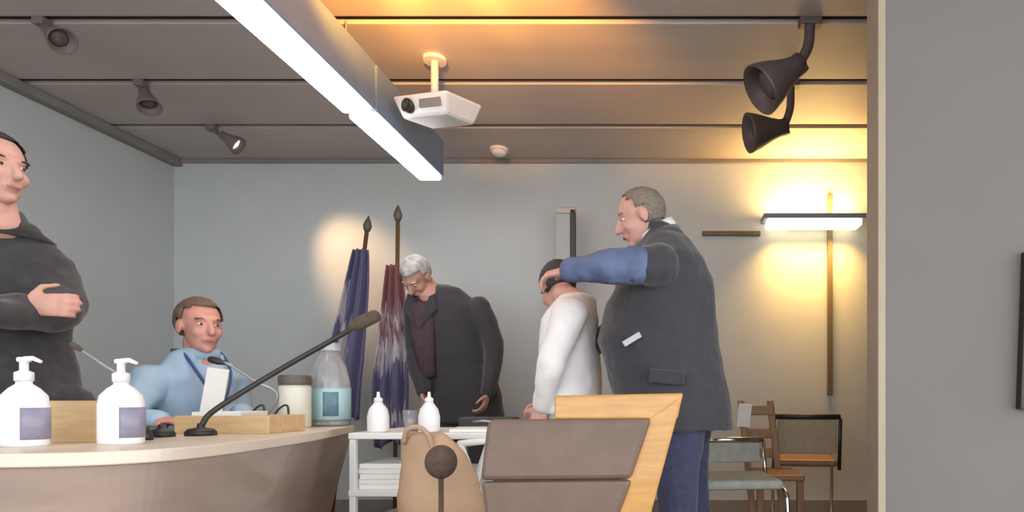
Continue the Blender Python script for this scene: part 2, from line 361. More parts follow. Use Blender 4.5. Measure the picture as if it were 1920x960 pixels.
rel(t, MB().strip(rail(0.17, 0.05), rail(0.21, 0.05), rail(0.21, 0.0), rail(0.17, 0.0)).build('plinth', 'black'))
a0, a1 = rail(0.03, 0.718)[-1], inrail(0.718)[-1]
b0, b1 = rail(0.19, 0.0)[-1], inrail(0.0)[-1]
dy = V((0, -0.03, 0))
rel(t, MB().slab([a0+dy, a1+dy, b1+dy, b0+dy], [a0, a1, b1, b0]).build('end_panel', 'apron'))

DT = 0.75
def pump_bottle(x, y, label, rz=0.0, s=1.0):
    t = thing('pump_bottle', label, 'bottle', (x, y, DT), rz, 'sanitizer bottles on the desk')
    mb = MB().lathe([(0.94, 0), (1, 0.006), (1, 0.105), (0.93, 0.128), (0.62, 0.147), (0.34, 0.158), (0.32, 0.172)], n=28, sx=0.052*s, sy=0.034*s)
    o = mb.build('body', 'white', t, smooth=True)
    MB().lathe([(0.019, 0.165), (0.019, 0.187), (0.013, 0.19), (0.009, 0.192), (0.009, 0.215)], n=18).build('collar', 'white', t, smooth=True)
    p = MB().box((-0.013, -0.009, 0.213), (0.013, 0.009, 0.226), 0.004).tube([(0.0, 0, 0.221), (0.02, 0, 0.223), (0.04, 0, 0.214)], [0.007, 0.006, 0.004], n=8)
    p.build('pump_head', 'white', t)
    l = MB(); n = 10; rows = []
    for z in (0.018, 0.098):
        rows.append([l.bm.verts.new((0.0525*s*math.cos(a), 0.0345*s*math.sin(a), z)) for a in [math.radians(-70+i*92/n) for i in range(n+1)]])
    for i in range(n): l.bm.faces.new((rows[0][i], rows[0][i+1], rows[1][i+1], rows[1][i]))
    l.build('label_sticker', 'label', t, smooth=True, solid=0.001)
    return t
pump_bottle(-1.632, 1.62, 'white pump bottle with mauve label in front of the dark coat', 0.1, 1.05)
pump_bottle(-1.455, 1.70, 'white pump bottle with mauve label just left of the seated man', 0.1, 1.05)
# wooden boxes on the desk
def wbox(label, x0, x1, y0, y1, h, m, name='wooden_box'):
    t = thing(name, label, 'box', ((x0+x1)/2, (y0+y1)/2, DT)); th = 0.012
    rel(t, MB().box((x0, y0, DT), (x1, y0+th, DT+h), 0.002).build('front_board', m)); rel(t, MB().box((x0, y1-th, DT), (x1, y1, DT+h), 0.002).build('back_board', m))
    rel(t, MB().box((x0, y0+th, DT), (x0+th, y1-th, DT+h), 0.002).build('side_board', m)); rel(t, MB().box((x1-th, y0+th, DT), (x1, y1-th, DT+h), 0.002).build('side_board', m))
    rel(t, MB().box((x0+th, y0+th, DT), (x1-th, y1-th, DT+th)).build('bottom_board', m)); return t
wbox('tall tan wooden box on the desk behind the pump bottles', -1.83, -1.575, 1.76, 1.87, 0.115, 'tanwood')
wbox('low tan wooden tray on the desk in front of seated man', -1.70, -1.375, 2.20, 2.42, 0.062, 'tanwood', 'wooden_tray')
tag(MB().box((-1.66, 2.22, DT+0.0125), (-1.50, 2.40, DT+0.075), 0.002, rot=(0, 0, 0.1)).build('paper_stack', 'paper'), 'stack of white paper lying in the low wooden tray', 'paper')
def mic(label, base, pts, head_dir, hl, hr, rb=0.05, rt=0.006, hm='foam', stemm='black'):
    base = V(base); t = thing('gooseneck_microphone', label, 'microphone', base)
    rel(t, MB().lathe([(rb, 0), (rb, 0.012), (rb*0.8, 0.022), (0.012, 0.026), (0.010, 0.04)], base).build('base', 'black', smooth=True))
    p = curve([base+V((0, 0, 0.03))]+[V(q) for q in pts], 8)
    rel(t, MB().tube(p, rt, n=8).build('gooseneck', stemm, smooth=True))
    d = V(head_dir).normalized(); e = p[-1]
    rel(t, MB().loft([(e-d*0.01, *frame(d, hr*0.5)), (e+d*hl*0.35, *frame(d, hr)), (e+d*hl, *frame(d, hr*0.95))], 16).build('foam_windscreen', hm, smooth=True))
    return t
def frame(d, r):
    d = V(d).normalized(); u = d.cross(V((0.3, 0.2, 1))).normalized(); v = d.cross(u); return u*r, v*r
p1 = at(402, 772, 2.12)
mic('long black gooseneck microphone reaching diagonally up to the right', (p1.x-0.03, 2.10, DT), [at(404, 768, 2.12), at(520, 696, 2.2), at(640, 628, 2.25), at(662, 612, 2.25)], (0.075, 0.0, 0.035), 0.085, 0.024, rb=0.045, rt=0.009)
mic('thin grey gooseneck microphone between dark coat and seated man', (-1.60, 2.02, DT), [at(262, 790, 2.02), at(238, 718, 2.05), at(190, 682, 2.05), at(150, 655, 2.05)], (-0.8, 0, 0.5), 0.03, 0.009, rb=0.035, rt=0.0045, stemm='steel')
mic('grey gooseneck microphone with black head under seated man\'s chin', (-1.66, 2.62, DT), [at(520, 740, 2.62), at(480, 716, 2.6), at(430, 684, 2.55), at(418, 680, 2.55)], (-0.9, 0, 0.25), 0.05, 0.014, rb=0.04, rt=0.005, hm='black', stemm='steel')
mic('short microphone with round brown foam ball beside pump bottle', (-1.53, 1.87, DT), [(-1.55, 1.90, DT+0.018), (-1.565, 1.90, DT+0.02)], (-1, 0, 0.1), 0.03, 0.026, rb=0.02, rt=0.005)
# cables on the desk
for k, (px, py) in enumerate(((455, 762), (500, 772))):
    b = at(px, 797, 2.5); b.z = DT+0.004
    tag(MB().tube(curve([b, b+V((0.03, 0.02, 0.07)), b+V((0.08, 0.0, 0.09)), b+V((0.11, -0.03, 0.03)), b+V((0.16, -0.02, 0.0))], 6), 0.004, n=6).build('cable', 'black', smooth=True), ('looped black cable on the desk beside the tray', 'looped black cable on the desk nearer the cream jar')[k], 'cable')
# jar and jug
t = thing('storage_jar', 'cream jar with dark lid on the desk end', 'jar', (-1.56, 2.67, DT))
MB().lathe([(0.056, 0), (0.06, 0.008), (0.06, 0.165), (0.056, 0.18)], n=28).build('body', 'jar', t, smooth=True)
MB().lathe([(0.0615, 0.178), (0.063, 0.182), (0.063, 0.212), (0.058, 0.218)], n=28).build('lid', 'darklid', t, smooth=False)
t = thing('water_jug', 'large clear plastic bottle with teal label on desk corner', 'bottle', (-1.505, 2.84, DT))
MB().lathe([(0.078, 0), (0.084, 0.012), (0.084, 0.165), (0.080, 0.20), (0.066, 0.265), (0.045, 0.31), (0.036, 0.325), (0.036, 0.335)], n=32).build('body', 'clear', t, smooth=True)
MB().lathe([(0.041, 0.330), (0.042, 0.334), (0.042, 0.362), (0.038, 0.368)], n=24).build('cap', 'clear', t, smooth=False)
mbl = MB().lathe([(0.0842, 0.03), (0.0855, 0.031), (0.0855, 0.165), (0.0842, 0.166)], n=32); lb = mbl.build('label_sticker', 'teal', t, smooth=True)
l = MB(); rows = [[l.bm.verts.new((0.0862*math.cos(a), 0.0862*math.sin(a), z)) for a in [math.radians(-80+i*5) for i in range(9)]] for z in (0.045, 0.15)]
for i in range(8): l.bm.faces.new((rows[0][i], rows[0][i+1], rows[1][i+1], rows[1][i]))
l.build('print_block', 'tealdark', lb, smooth=True, solid=0.0006)
# ------------------------------------------------------------------ trolley in the middle
cx0, cx1, cy0, cy1, cz = -1.23, -0.66, 2.45, 2.95, 0.74
t = thing('trolley', 'white metal trolley with shelves in the middle', 'trolley', (-0.945, 2.7, 0))
for z in (cz, 0.52, 0.28):
    rel(t, MB().box((cx0, cy0, z-0.025), (cx1, cy1, z), 0.005).build('shelf', 'offwhite'))
for x in (cx0+0.015, cx1-0.015):
    for y in (cy0+0.015, cy1-0.015):
        rel(t, MB().box((x-0.012, y-0.012, 0.06), (x+0.012, y+0.012, cz-0.025), 0.003).build('leg', 'offwhite'))
        rel(t, MB().lathe([(0.028, -0.012), (0.03, 0), (0.028, 0.012)], (x, y, 0.03), (1, 0, 0)).build('caster', 'black', smooth=True))
for k, (x0, x1, y0, z, h, lab) in enumerate(((-1.20, -0.96, 2.48, 0.52, 0.10, 'short stack of white paper on the middle trolley shelf'), (-0.93, -0.72, 2.50, 0.52, 0.07, 'smaller stack of white paper on middle trolley shelf at right'), (-1.19, -0.75, 2.50, 0.28, 0.12, 'thick stack of white paper on the lowest trolley shelf'))):
    mb = MB()
    n = 5
    for q in range(n): mb.box((x0, y0, z+h*q/n), (x1, y0+0.28, z+h*(q+1)/n-0.001), rot=(0, 0, random.uniform(-.08, .08)))
    tag(mb.build('paper_stack', 'paper'), lab, 'paper')
def flask(x, y, label):
    t = thing('squeeze_bottle', label, 'bottle', (x, y, cz), 0, 'white squeeze bottles on the trolley')
    MB().lathe([(0.036, 0), (0.04, 0.005), (0.041, 0.06), (0.034, 0.09), (0.018, 0.112), (0.014, 0.12)], n=24).build('body', 'white', t, smooth=True)
    MB().lathe([(0.016, 0.118), (0.016, 0.132), (0.007, 0.137), (0.005, 0.158)], n=16).build('nozzle', 'white', t, smooth=True)
flask(-1.145, 2.52, 'small white squeeze bottle standing beside the teal-labelled jug')
flask(-0.945, 2.52, 'small white squeeze bottle standing before the bowing man')
tag(MB().lathe([(0.024, 0), (0.026, 0.002), (0.034, 0.085), (0.032, 0.085), (0.024, 0.006)], (-1.03, 2.56, cz), n=24).build('plastic_cup', 'clear', smooth=True), 'clear plastic cup between the two squeeze bottles', 'cup')
tag(MB().box((-0.88, 2.50, cz), (-0.70, 2.74, cz+0.012), 0.002, rot=(0, 0, 0.2)).build('document', 'paper'), 'white document lying flat on the trolley top', 'paper')
# black clutter on trolley: low dark tray
t = thing('dark_case', 'low dark case on the trolley beneath the bowing man', 'case', (-0.80, 2.84, cz))
rel(t, MB().box((-0.92, 2.78, cz), (-0.68, 2.92, cz+0.05), 0.01).build('body', 'black')); rel(t, MB().tube([(-0.85, 2.775, cz+0.03), (-0.80, 2.765, cz+0.035), (-0.75, 2.775, cz+0.03)], 0.006).build('handle', 'steel', smooth=True))
# tan bag on a stool, foam ball mic and bright folding frame in front
t = thing('stool', 'low wooden stool under the tan bag', 'stool', (-0.77, 2.2, 0))
rel(t, MB().lathe([(0.13, 0.41), (0.14, 0.415), (0.14, 0.435), (0.135, 0.44)], (-0.77, 2.2, 0), n=28).build('seat', 'tanwood'))
for a in range(4):
    q = math.radians(45+90*a); rel(t, MB().tube([(-0.77+0.09*math.cos(q), 2.2+0.09*math.sin(q), 0.41), (-0.77+0.12*math.cos(q), 2.2+0.12*math.sin(q), 0)], 0.014).build('leg', 'tanwood', smooth=True))
t = thing('canvas_bag', 'tan canvas bag standing on the stool by the brown chair', 'bag', (-0.79, 2.2, 0.44))
rings = []
for z, x0, x1, d in ((0.445, -0.93, -0.63, 0.08), (0.52, -0.935, -0.635, 0.085), (0.60, -0.925, -0.66, 0.075), (0.68, -0.92, -0.70, 0.055), (0.74, -0.915, -0.755, 0.03), (0.755, -0.91, -0.78, 0.018)):
    rings.append(((x0/2+x1/2, 2.2, z), ((x1-x0)/2, 0, 0), (0, d, 0)))
rel(t, MB().loft(rings, 28, dome=False).build('body', 'bag', remesh=0.008, iters=3, wrinkle=0.014, wscale=0.09))
rel(t, MB().tube(curve([(-0.90, 2.17, 0.72), (-0.88, 2.15, 0.765), (-0.84, 2.145, 0.775), (-0.81, 2.15, 0.75), (-0.80, 2.165, 0.70)], 5), 0.009, n=8).build('handle', 'bag', smooth=True))
bp = at(827, 866, 1.96)
t = thing('microphone_stand', 'short floor stand with round dark foam ball before the tan bag', 'microphone', (bp.x, 1.96, 0))
rel(t, MB().lathe([(0.07, 0), (0.07, 0.012), (0.02, 0.025)], (bp.x, 1.96, 0)).build('base', 'black', smooth=True))
rel(t, MB().tube([(bp.x, 1.96, 0.02), (bp.x, 1.96, bp.z-0.04)], 0.008).build('pole', 'foam', smooth=True))
rel(t, MB().ell(bp, (0.048, 0.045, 0.052)).build('foam_ball', 'foam', smooth=True))
t = thing('folding_frame', 'pale metal folding frame between tan bag and brown chair', 'frame', (-0.62, 2.3, 0))
for k, (a, b, y) in enumerate((((862, 832), (925, 990), 2.37), ((918, 826), (880, 940), 2.40))):
    p, q = at(*a, y), at(*b, y); d = (q-p); q = p+d*((p.z-0.0)/(p.z-q.z)) if k == 0 else p+d*((p.z)/(p.z-q.z))
    rel(t, MB().tube([p, q], 0.013, n=12, dome=True).build('leg', 'offwhite', smooth=True))
p, q = at(862, 832, 2.37), at(918, 826, 2.40)
rel(t, MB().tube([p, q], 0.013, n=12, dome=True).build('top_bar', 'offwhite', smooth=True))

# ------------------------------------------------------------------ wooden chair with brown back (seen from behind)
YC = 1.70
t = thing('conference_chair', 'orange beech chair with brown leather back in the foreground', 'chair', (-0.24, 1.95, 0))
def P(px, py, dy=0.0): q = at(px, py, YC); return V((q.x, q.y+dy, q.z))
def plate(pts, y0, y1): return MB().slab([V((p.x, y0, p.z)) for p in pts], [V((p.x, y1, p.z)) for p in pts])
rel(t, plate([P(1040, 742), P(1281, 737), P(1270, 786), P(1040, 786)], YC-0.01, YC+0.035).build('top_rail', 'beech', bevel=0.006))
s0, s1, s2, s3 = P(1218, 786), P(1270, 786), P(1208, 903), P(1178, 903)
d0 = (P(1150, 960)-P(1214, 790)); d1 = (P(1222, 960)-P(1274, 770))
bl, br = P(1214, 790)+d0*1.9, P(1274, 770)+d1*1.75
rel(t, plate([P(1216, 784), P(1281, 738), br, bl], YC-0.012, YC+0.04).build('back_stile', 'beech', bevel=0.006))
ll = P(925, 800); rel(t, plate([V((-0.44, 0, 0.80)), V((-0.38, 0, 0.80)), V((-0.34, 0, bl.z)), V((-0.40, 0, bl.z))], YC+0.0, YC+0.04).build('back_stile', 'beech', bevel=0.006))
# leather pads: upper and lower, seam between
rel(t, plate([P(918, 792), P(930, 786), P(1222, 784), P(1184, 896), P(905, 899)], YC-0.030, YC+0.004).build('back_pad', 'leather', bevel=0.012))
rel(t, plate([P(905, 901), P(1186, 898), P(1120, 1075), P(930, 1075)], YC-0.026, YC+0.004).build('back_pad', 'leather', bevel=0.012))
zs = 0.44
rel(t, plate([P(920, 800), P(1200, 800), P(1110, 1070), P(940, 1070)], YC-0.012, YC+0.012).build('back_board', 'foam'))
rel(t, MB().box((-0.46, YC+0.02, zs-0.02), (-0.06, YC+0.47, zs+0.05), 0.02).build('seat', 'leather'))
rel(t, MB().box((-0.45, YC+0.01, zs-0.06), (-0.07, YC+0.46, zs-0.02), 0.004).build('seat_frame', 'beech'))
for x, y in ((-0.43, YC+0.03), (-0.09, YC+0.03), (-0.43, YC+0.43), (-0.09, YC+0.43)):
    rel(t, MB().box((x-0.02, y-0.02, 0), (x+0.02, y+0.02, zs-0.06), 0.004).build('leg', 'beech'))
rel(t, MB().box((-0.44, YC+0.02, bl.z-0.03), (-0.10, YC+0.045, bl.z+0.03), 0.004).build('lower_rail', 'beech'))

# ------------------------------------------------------------------ chairs by the back right
def tube_chair(label, x, y, rz, seat_m, back_m, frame_m='chrome', h=0.80, rail='black', wd=0.25):
    t = thing('cantilever_chair', label, 'chair', (x, y, 0), rz, 'tubular chairs by the back wall')
    for sx in (-1, 1):
        xx = sx*wd
        MB().tube(curve([(xx, 0.22, 0.015), (xx, -0.18, 0.015), (xx, -0.245, 0.05), (xx, -0.24, 0.36), (xx, -0.19, 0.435), (xx, 0.0, 0.44), (xx, 0.2, 0.44)], 6), 0.012, n=10).build('tube_leg', frame_m, t, smooth=True)
        MB().tube([(xx, 0.19, 0.43), (xx*1.0, 0.25, h-0.02)], 0.012, n=10).build('back_post', rail, t, smooth=True)
    MB().tube([(-wd, 0.22, 0.015), (wd, 0.22, 0.015)], 0.012, n=10).build('foot_bar', frame_m, t, smooth=True)
    MB().tube([(-wd, 0.25, h-0.01), (wd, 0.25, h-0.01)], 0.016, n=10).build('top_rail', rail, t, smooth=True)
    MB().box((-wd+0.01, -0.22, 0.445), (wd-0.01, 0.2, 0.49), 0.018).build('seat', seat_m, t)
    MB().box((-wd+0.02, 0.225, 0.53), (wd-0.02, 0.245, h-0.025), 0.008, rot=(-0.1, 0, 0)).build('backrest', back_m, t)
    return t
tube_chair('chrome chair with taupe back and dark rail under the conduit', 0.885, 4.2, math.radians(172), 'brownwood', 'taupe', h=0.77, wd=0.2)
c2 = tube_chair('chrome chair with grey-green back just right of the big man', 0.33, 3.2, math.radians(5), 'greyseat', 'greyseat', h=0.66, rail='chrome', wd=0.2)
t = thing('wooden_chair', 'brown wooden chair between the two chrome chairs', 'chair', (0.56, 3.30, 0))
for sx in (0.44, 0.62):
    rel(t, MB().slab([(sx-0.018, 3.34, 0.0), (sx+0.018, 3.34, 0.0), (sx+0.018, 3.38, 0.0), (sx-0.018, 3.38, 0.0)], [(sx-0.10, 3.46, 0.86), (sx-0.06, 3.46, 0.86), (sx-0.06, 3.49, 0.86), (sx-0.10, 3.49, 0.86)]).build('back_post', 'brownwood', bevel=0.004))
for z in (0.80, 0.66, 0.54):
    rel(t, MB().box((0.40-0.02*(z-.5)/.3, 3.44, z-0.03), (0.56, 3.465, z+0.03), 0.006).build('back_slat', 'brownwood'))
rel(t, MB().box((0.40, 3.02, 0.42), (0.66, 3.42, 0.455), 0.01).build('seat', 'brownwood'))
for sx in (0.42, 0.64): rel(t, MB().box((sx-0.018, 3.04, 0), (sx+0.018, 3.076, 0.42), 0.004).build('leg', 'brownwood'))
t.location = t.location+V((0.08, 0.47, 0))
tag(MB().box((0.415, 3.885, 0.70), (0.495, 3.90, 0.84), 0.002, rot=(0.1, 0.1, 0)).build('document', 'paper'), 'folded white paper hung on the wooden chair back', 'paper')

# ------------------------------------------------------------------ flags and banner stand
def flag(label, top, foot, m, zt, zb, w0, w1, seed):
    top, foot = V(top), V(foot)
    t = thing('flag_on_pole', label, 'flag', foot, 0, 'flags by the back wall')
    rel(t, MB().lathe([(0.13, 0), (0.13, 0.02), (0.05, 0.05), (0.025, 0.07)], foot).build('base', 'brass', smooth=True))
    rel(t, MB().tube([foot+V((0, 0, 0.03)), top], 0.014, n=12).build('pole', 'brass', smooth=True))
    rel(t, MB().lathe([(0.014, -0.01), (0.022, 0.0), (0.03, 0.03), (0.022, 0.06), (0.0, 0.11)], top, top-foot).build('finial', 'darklid', smooth=True))
    mb = MB(); n, mrow = 44, 26; rows = []; rnd = random.Random(seed); ph = rnd.uniform(0, 6)
    for r in range(mrow+1):
        f = r/mrow; z = zt+(zb-zt)*f
        c = foot+(top-foot)*((z-foot.z)/(top.z-foot.z)); ww = w0+(w1-w0)*min(1, f*1.5)**0.8
        row = []
        for i in range(n+1):
            u = i/n*2-1; fold = (0.03+0.03*f)*math.sin(u*9+ph+f*1.2)+0.02*math.sin(u*17+ph*2)
            row.append(mb.bm.verts.new((c.x+u*ww+0.02*f*math.sin(f*5+ph), c.y-0.035-0.03*(1-u*u)+fold*0.6, z+0.03*math.sin(u*4+ph)*f)))
        rows.append(row)
    for r in range(mrow):
        for i in range(n): mb.bm.faces.new((rows[r][i], rows[r][i+1], rows[r+1][i+1], rows[r+1][i]))
    o = mb.build('cloth', m, smooth=True, solid=0.004); rel(t, o)
flag('furled blue and white flag on the left pole', at(688, 432, 4.55), (-2.40, 4.55, 0), 'flag_blue', 1.92, 0.75, 0.05, 0.13, 3)
flag('furled red, white and blue flag on right pole beside bowing man', at(746, 412, 4.50), (-1.93, 4.50, 0), 'flag_red', 1.80, 0.55, 0.05, 0.125, 8)
t = thing('banner_stand', 'narrow grey roll-up banner with black pole behind the white shirt', 'banner', (-0.79, 4.6, 0))
YB = 4.6; bx0, bx1, bz = at(1043, 0, YB).x, at(1080, 0, YB).x, at(0, 393, YB).z
rel(t, MB().box((bx0-0.03, YB-0.06, 0), (bx1+0.03, YB+0.06, 0.07), 0.008).build('base', 'steel'))
rel(t, MB().box((bx0, YB-0.004, 0.07), (bx1-0.03, YB, bz-0.02)).build('banner_sheet', 'banner'))
rel(t, MB().box((bx1-0.042, YB-0.014, 0.05), (bx1-0.002, YB+0.02, bz), 0.003).build('pole', 'black'))
rel(t, MB().box((bx0, YB-0.014, bz-0.03), (bx1, YB+0.01, bz+0.012), 0.004).build('top_rail', 'steel'))

# ------------------------------------------------------------------ people
def R3(fwd, up=(0, 0, 1)):
    f = V(fwd).normalized(); l = V(up).cross(f).normalized(); u = f.cross(l)
    return Matrix((f, l, u)).transposed()
def head_prims(mb, c, R, s=1.0):
    T = lambda p: c+R@(V(p)*s)
    E = lambda p, r: mb.ell(T(p), [x*s for x in r], R)
    E((-0.014, 0, 0.028), (0.099, 0.078, 0.092)); E((0.026, 0, -0.03), (0.068, 0.063, 0.085)); E((0.036, 0, -0.078), (0.047, 0.05, 0.04))
    E((0.066, 0, -0.103), (0.024, 0.024, 0.018)); E((0.074, 0, 0.026), (0.02, 0.052, 0.013))
    for q in (-1, 1): E((0.062, q*0.038, -0.032), (0.026, 0.022, 0.026)); E((-0.005, q*0.08, -0.012), (0.022, 0.01, 0.034))
    mb.tube([T((0.088, 0, 0.015)), T((0.106, 0, -0.018)), T((0.112, 0, -0.034))], [0.009*s, 0.013*s, 0.016*s], n=10, dome=True)
    E((0.087, 0, -0.066), (0.012, 0.026, 0.011))
def hand_prims(mb, wrist, d, n, thumb, curl=34, s=1.0):
    d = V(d).normalized(); n = V(n); n = (n-d*n.dot(d)).normalized(); sd = d.cross(n)*thumb
    k = wrist+d*0.085*s
    mb.loft([(wrist, sd*0.027*s, n*0.019*s), (wrist+d*0.04*s, sd*0.038*s, n*0.017*s), (k, sd*0.041*s, n*0.014*s)], 16)
    for i, (o, L) in enumerate(((0.031, 0.072), (0.0105, 0.082), (-0.0105, 0.076), (-0.031, 0.060))):
        p = k-d*0.008*s+sd*o*s; pts = [p]; a = 0
        dd = (d+sd*o*2.2).normalized()
        for j, fr in enumerate((0.45, 0.32, 0.23)):
            a += math.radians(curl*(0.7+0.3*j)); v = dd*math.cos(a)+n*math.sin(a); p = p+v*L*fr*s*1.1; pts.append(p)
        mb.tube(pts, [0.0095*s, 0.009*s, 0.0085*s, 0.007*s], n=10, dome=True)
    b = wrist+d*0.025*s+sd*0.03*s
    mb.tube([b, b+(d*0.5+sd*0.75+n*0.25).normalized()*0.04*s, b+(d*0.85+sd*0.62+n*0.45).normalized()*0.075*s], [0.014*s, 0.011*s, 0.008*s], n=10, dome=True)
def limb(mb, pts, rads, flat=1.0): mb.tube(curve(pts, 4), [x for x in interp(rads, 4)], n=16, dome=True)
def interp(r, n):
    out = []
    for i in range(len(r)-1):
        for k in range(n): out.append(r[i]+(r[i+1]-r[i])*k/n)
    return out+[r[-1]]
def person(label, base, head, face, up, torso, arms, legs, skin, hair, top, topm, legm, hem=None, hs=1.0, hair_z=0.02, shirt=None, group=None, bald=False, sleeves=None, sleeve_m=None, wr=0.022, legk=1.0, armk=1.0):
    """torso: rings (centre, side halfwidth vec, depth halfwidth vec) from hem to neck; arms: [(sh, el, wr, fingerdir, palm, thumb)]; legs: [(hip, knee, ankle, toedir)]"""
    t = thing('person', label, 'person', base)
    R = R3(face, up); head = V(head)
    # body: one continuous skin surface
    mb = MB()
    head_prims(mb, head, R, hs)
    neck = torso[-1][0]; chin = head+R@V((-0.02, 0, -0.06))*hs
    mb.tube([V(neck)-V((0, 0, 0.05)), V(neck), chin], [0.075, 0.06, 0.055], n=16, dome=True)
    mb.loft([(c, V(u)*0.78, V(v)*0.78) for c, u, v in torso[1:]], 24)
    for sh, el, wr_, fd, pn, th in arms:
        limb(mb, [V(sh), V(el), V(wr_)], [0.05*armk, 0.038*armk, 0.026]); hand_prims(mb, V(wr_), fd, pn, th)
    for hp, kn, an, td in legs:
        limb(mb, [V(hp), V(kn), V(an)], [0.075, 0.05, 0.036])
        mb.tube([V(an), V(an)+V(td).normalized()*0.10+V((0, 0, -0.03)), V(an)+V(td).normalized()*0.17+V((0, 0, -0.04))], [0.036, 0.032, 0.022], n=12, dome=True)
    rel(t, mb.build('body', skin, remesh=0.0065, iters=4))
    # eyes and mouth
    T = lambda p: head+R@(V(p)*hs)
    for q in (-1, 1):
        rel(t, MB().ell(T((0.0785, q*0.032, 0.004)), (0.009*hs, 0.0125*hs, 0.0055*hs), R, 12).build('eye', 'eye', smooth=True))
        rel(t, MB().ell(T((0.0867, q*0.032, 0.004)), (0.0025*hs, 0.0058*hs, 0.0052*hs), R, 10).build('iris', 'iris', smooth=True))
        rel(t, MB().tube([T((0.086, q*0.017, 0.025)), T((0.087, q*0.035, 0.029)), T((0.075, q*0.052, 0.025))], 0.004*hs, n=6).build('eyebrow', hair, smooth=True))
    rel(t, MB().ell(T((0.0965, 0, -0.066)), (0.005*hs, 0.023*hs, 0.006*hs), R, 12).build('mouth', 'lip', smooth=True))
    # hair cap
    h = MB(); h.ell((0, 0, 0), (0.106, 0.085, 0.099), None, 36)
    dead = [v for v in h.bm.verts if (v.co.z < 0.035 and v.co.x > 0.045) or (v.co.z < -0.01 and v.co.x > 0.015) or v.co.z < -0.075 or (v.co.x > 0.062 and v.co.z < hair_z+0.05) or (bald and v.co.z > 0.05 and v.co.x > -0.02)]
    bmesh.ops.delete(h.bm, geom=dead, context='VERTS')
    for v in h.bm.verts:
        k = 1+random.uniform(-0.012, 0.018); v.co = head+R@((v.co*k+V((-0.016, 0, 0.026)))*hs)
    rel(t, h.build('hair', hair, smooth=True, solid=0.004))
    # upper garment with sleeves
    g = MB(); g.loft([(c, u, v) for c, u, v in torso[:-1]], 28, dome='top')
    for sh, el, wr_, fd, pn, th in arms:
        if not sleeve_m: limb(g, [V(sh), V(el), V(wr_)-V(fd).normalized()*0.005], [0.080*armk, 0.062*armk, 0.045])
        else: limb(g, [V(sh), V(sh).lerp(V(el), 0.75)], [0.085*armk, 0.07*armk])
    rel(t, g.build(top, topm, remesh=0.010, iters=6, wrinkle=0.022, wscale=0.13))
    if sleeve_m:
        for k, (sh, el, wr_, fd, pn, th) in enumerate(arms):
            s = MB(); limb(s, [V(sh).lerp(V(el), 0.45), V(el), V(wr_)-V(fd).normalized()*0.005], [0.076*armk, 0.066*armk, 0.047])
            rel(t, s.build('sleeve', sleeve_m[k], remesh=0.009, iters=4, wrinkle=0.022, wscale=0.09))
    # trousers and shoes
    g = MB()
    hc = (V(legs[0][0])+V(legs[1][0]))/2
    for hp, kn, an, td in legs: limb(g, [V(hp), V(kn), V(an)+V((0, 0, 0.02))], [0.115*legk, 0.085*legk, 0.07])
    g.tube([legs[0][0], legs[1][0]], 0.115*legk, n=16, dome=True)
    rel(t, g.build('trousers', legm, remesh=0.011, iters=5, wrinkle=0.02, wscale=0.12))
    for hp, kn, an, td in legs:
        d = V(td).normalized(); a = V(an); z0 = 0.0
        s = MB(); sd = d.cross(V((0, 0, 1)))
        s.loft([(V((a.x, a.y, 0.045))-d*0.07, sd*0.034, V((0, 0, 0.045))), (V((a.x, a.y, 0.052)), sd*0.042, V((0, 0, 0.052))), (V((a.x, a.y, 0.04))+d*0.10, sd*0.047, V((0, 0, 0.04))), (V((a.x, a.y, 0.03))+d*0.18, sd*0.038, V((0, 0, 0.03)))], 18)
        rel(t, s.build('shoe', 'shoe', smooth=True))
    return t, R, T
def ring(x, y, z, sd, hw, fd, hd): return (V((x, y, z)), V(sd).normalized()*hw, V(fd).normalized()*hd)

# --- big man in the charcoal suit, in profile facing left
S, Fd = (0, 1, 0), (1, 0, 0)
tor = [ring(0.035, 2.76, 0.74, S, 0.225, Fd, 0.235), ring(0.01, 2.76, 0.90, S, 0.225, Fd, 0.25), ring(-0.05, 2.76, 1.12, S, 0.225, Fd, 0.26), ring(-0.035, 2.76, 1.28, S, 0.225, Fd, 0.235), ring(-0.015, 2.76, 1.38, S, 0.235, Fd, 0.20), ring(-0.012, 2.76, 1.46, S, 0.225, Fd, 0.165), ring(-0.015, 2.76, 1.535, S, 0.16, Fd, 0.115), ring(-0.03, 2.76, 1.585, S, 0.10, Fd, 0.075), ring(-0.055, 2.76, 1.59, S, 0.07, Fd, 0.07)]
t, R, T = person('big man in charcoal suit leaning left with one blue sleeve outstretched', (0.08, 2.75, 0), (-0.125, 2.75, 1.65), (-1, -0.12, -0.35), (-0.2, 0, 1), tor,
    [((-0.03, 2.53, 1.40), (-0.23, 2.45, 1.375), (-0.395, 2.52, 1.375), (-1, 0.15, -0.15), (0, 0.3, -1), -1),
     ((-0.03, 2.98, 1.40), (-0.24, 3.03, 1.22), (-0.33, 2.95, 1.12), (-1, -0.2, -0.3), (0, -1, 0.1), 1)],
    [((0.06, 2.66, 0.86), (0.03, 2.65, 0.49), (0.07, 2.64, 0.09), (-1, -0.15, 0)), ((0.08, 2.86, 0.86), (0.09, 2.88, 0.49), (0.16, 2.90, 0.09), (-1, 0.1, 0))],
    'skin', 'hairgr', 'jacket', 'suit', 'navy', hair_z=0.03, sleeve_m=['blueslv', 'suit'])
rel(t, MB().loft([(V((-0.045, 2.755, 1.56)), V((0, 0.085, 0)), V((0.083, 0, 0.05))), (V((-0.06, 2.755, 1.60)), V((0, 0.075, 0)), V((0.074, 0, 0.05)))], 24, dome=False).build('shirt_collar', 'whiteshirt', smooth=True))
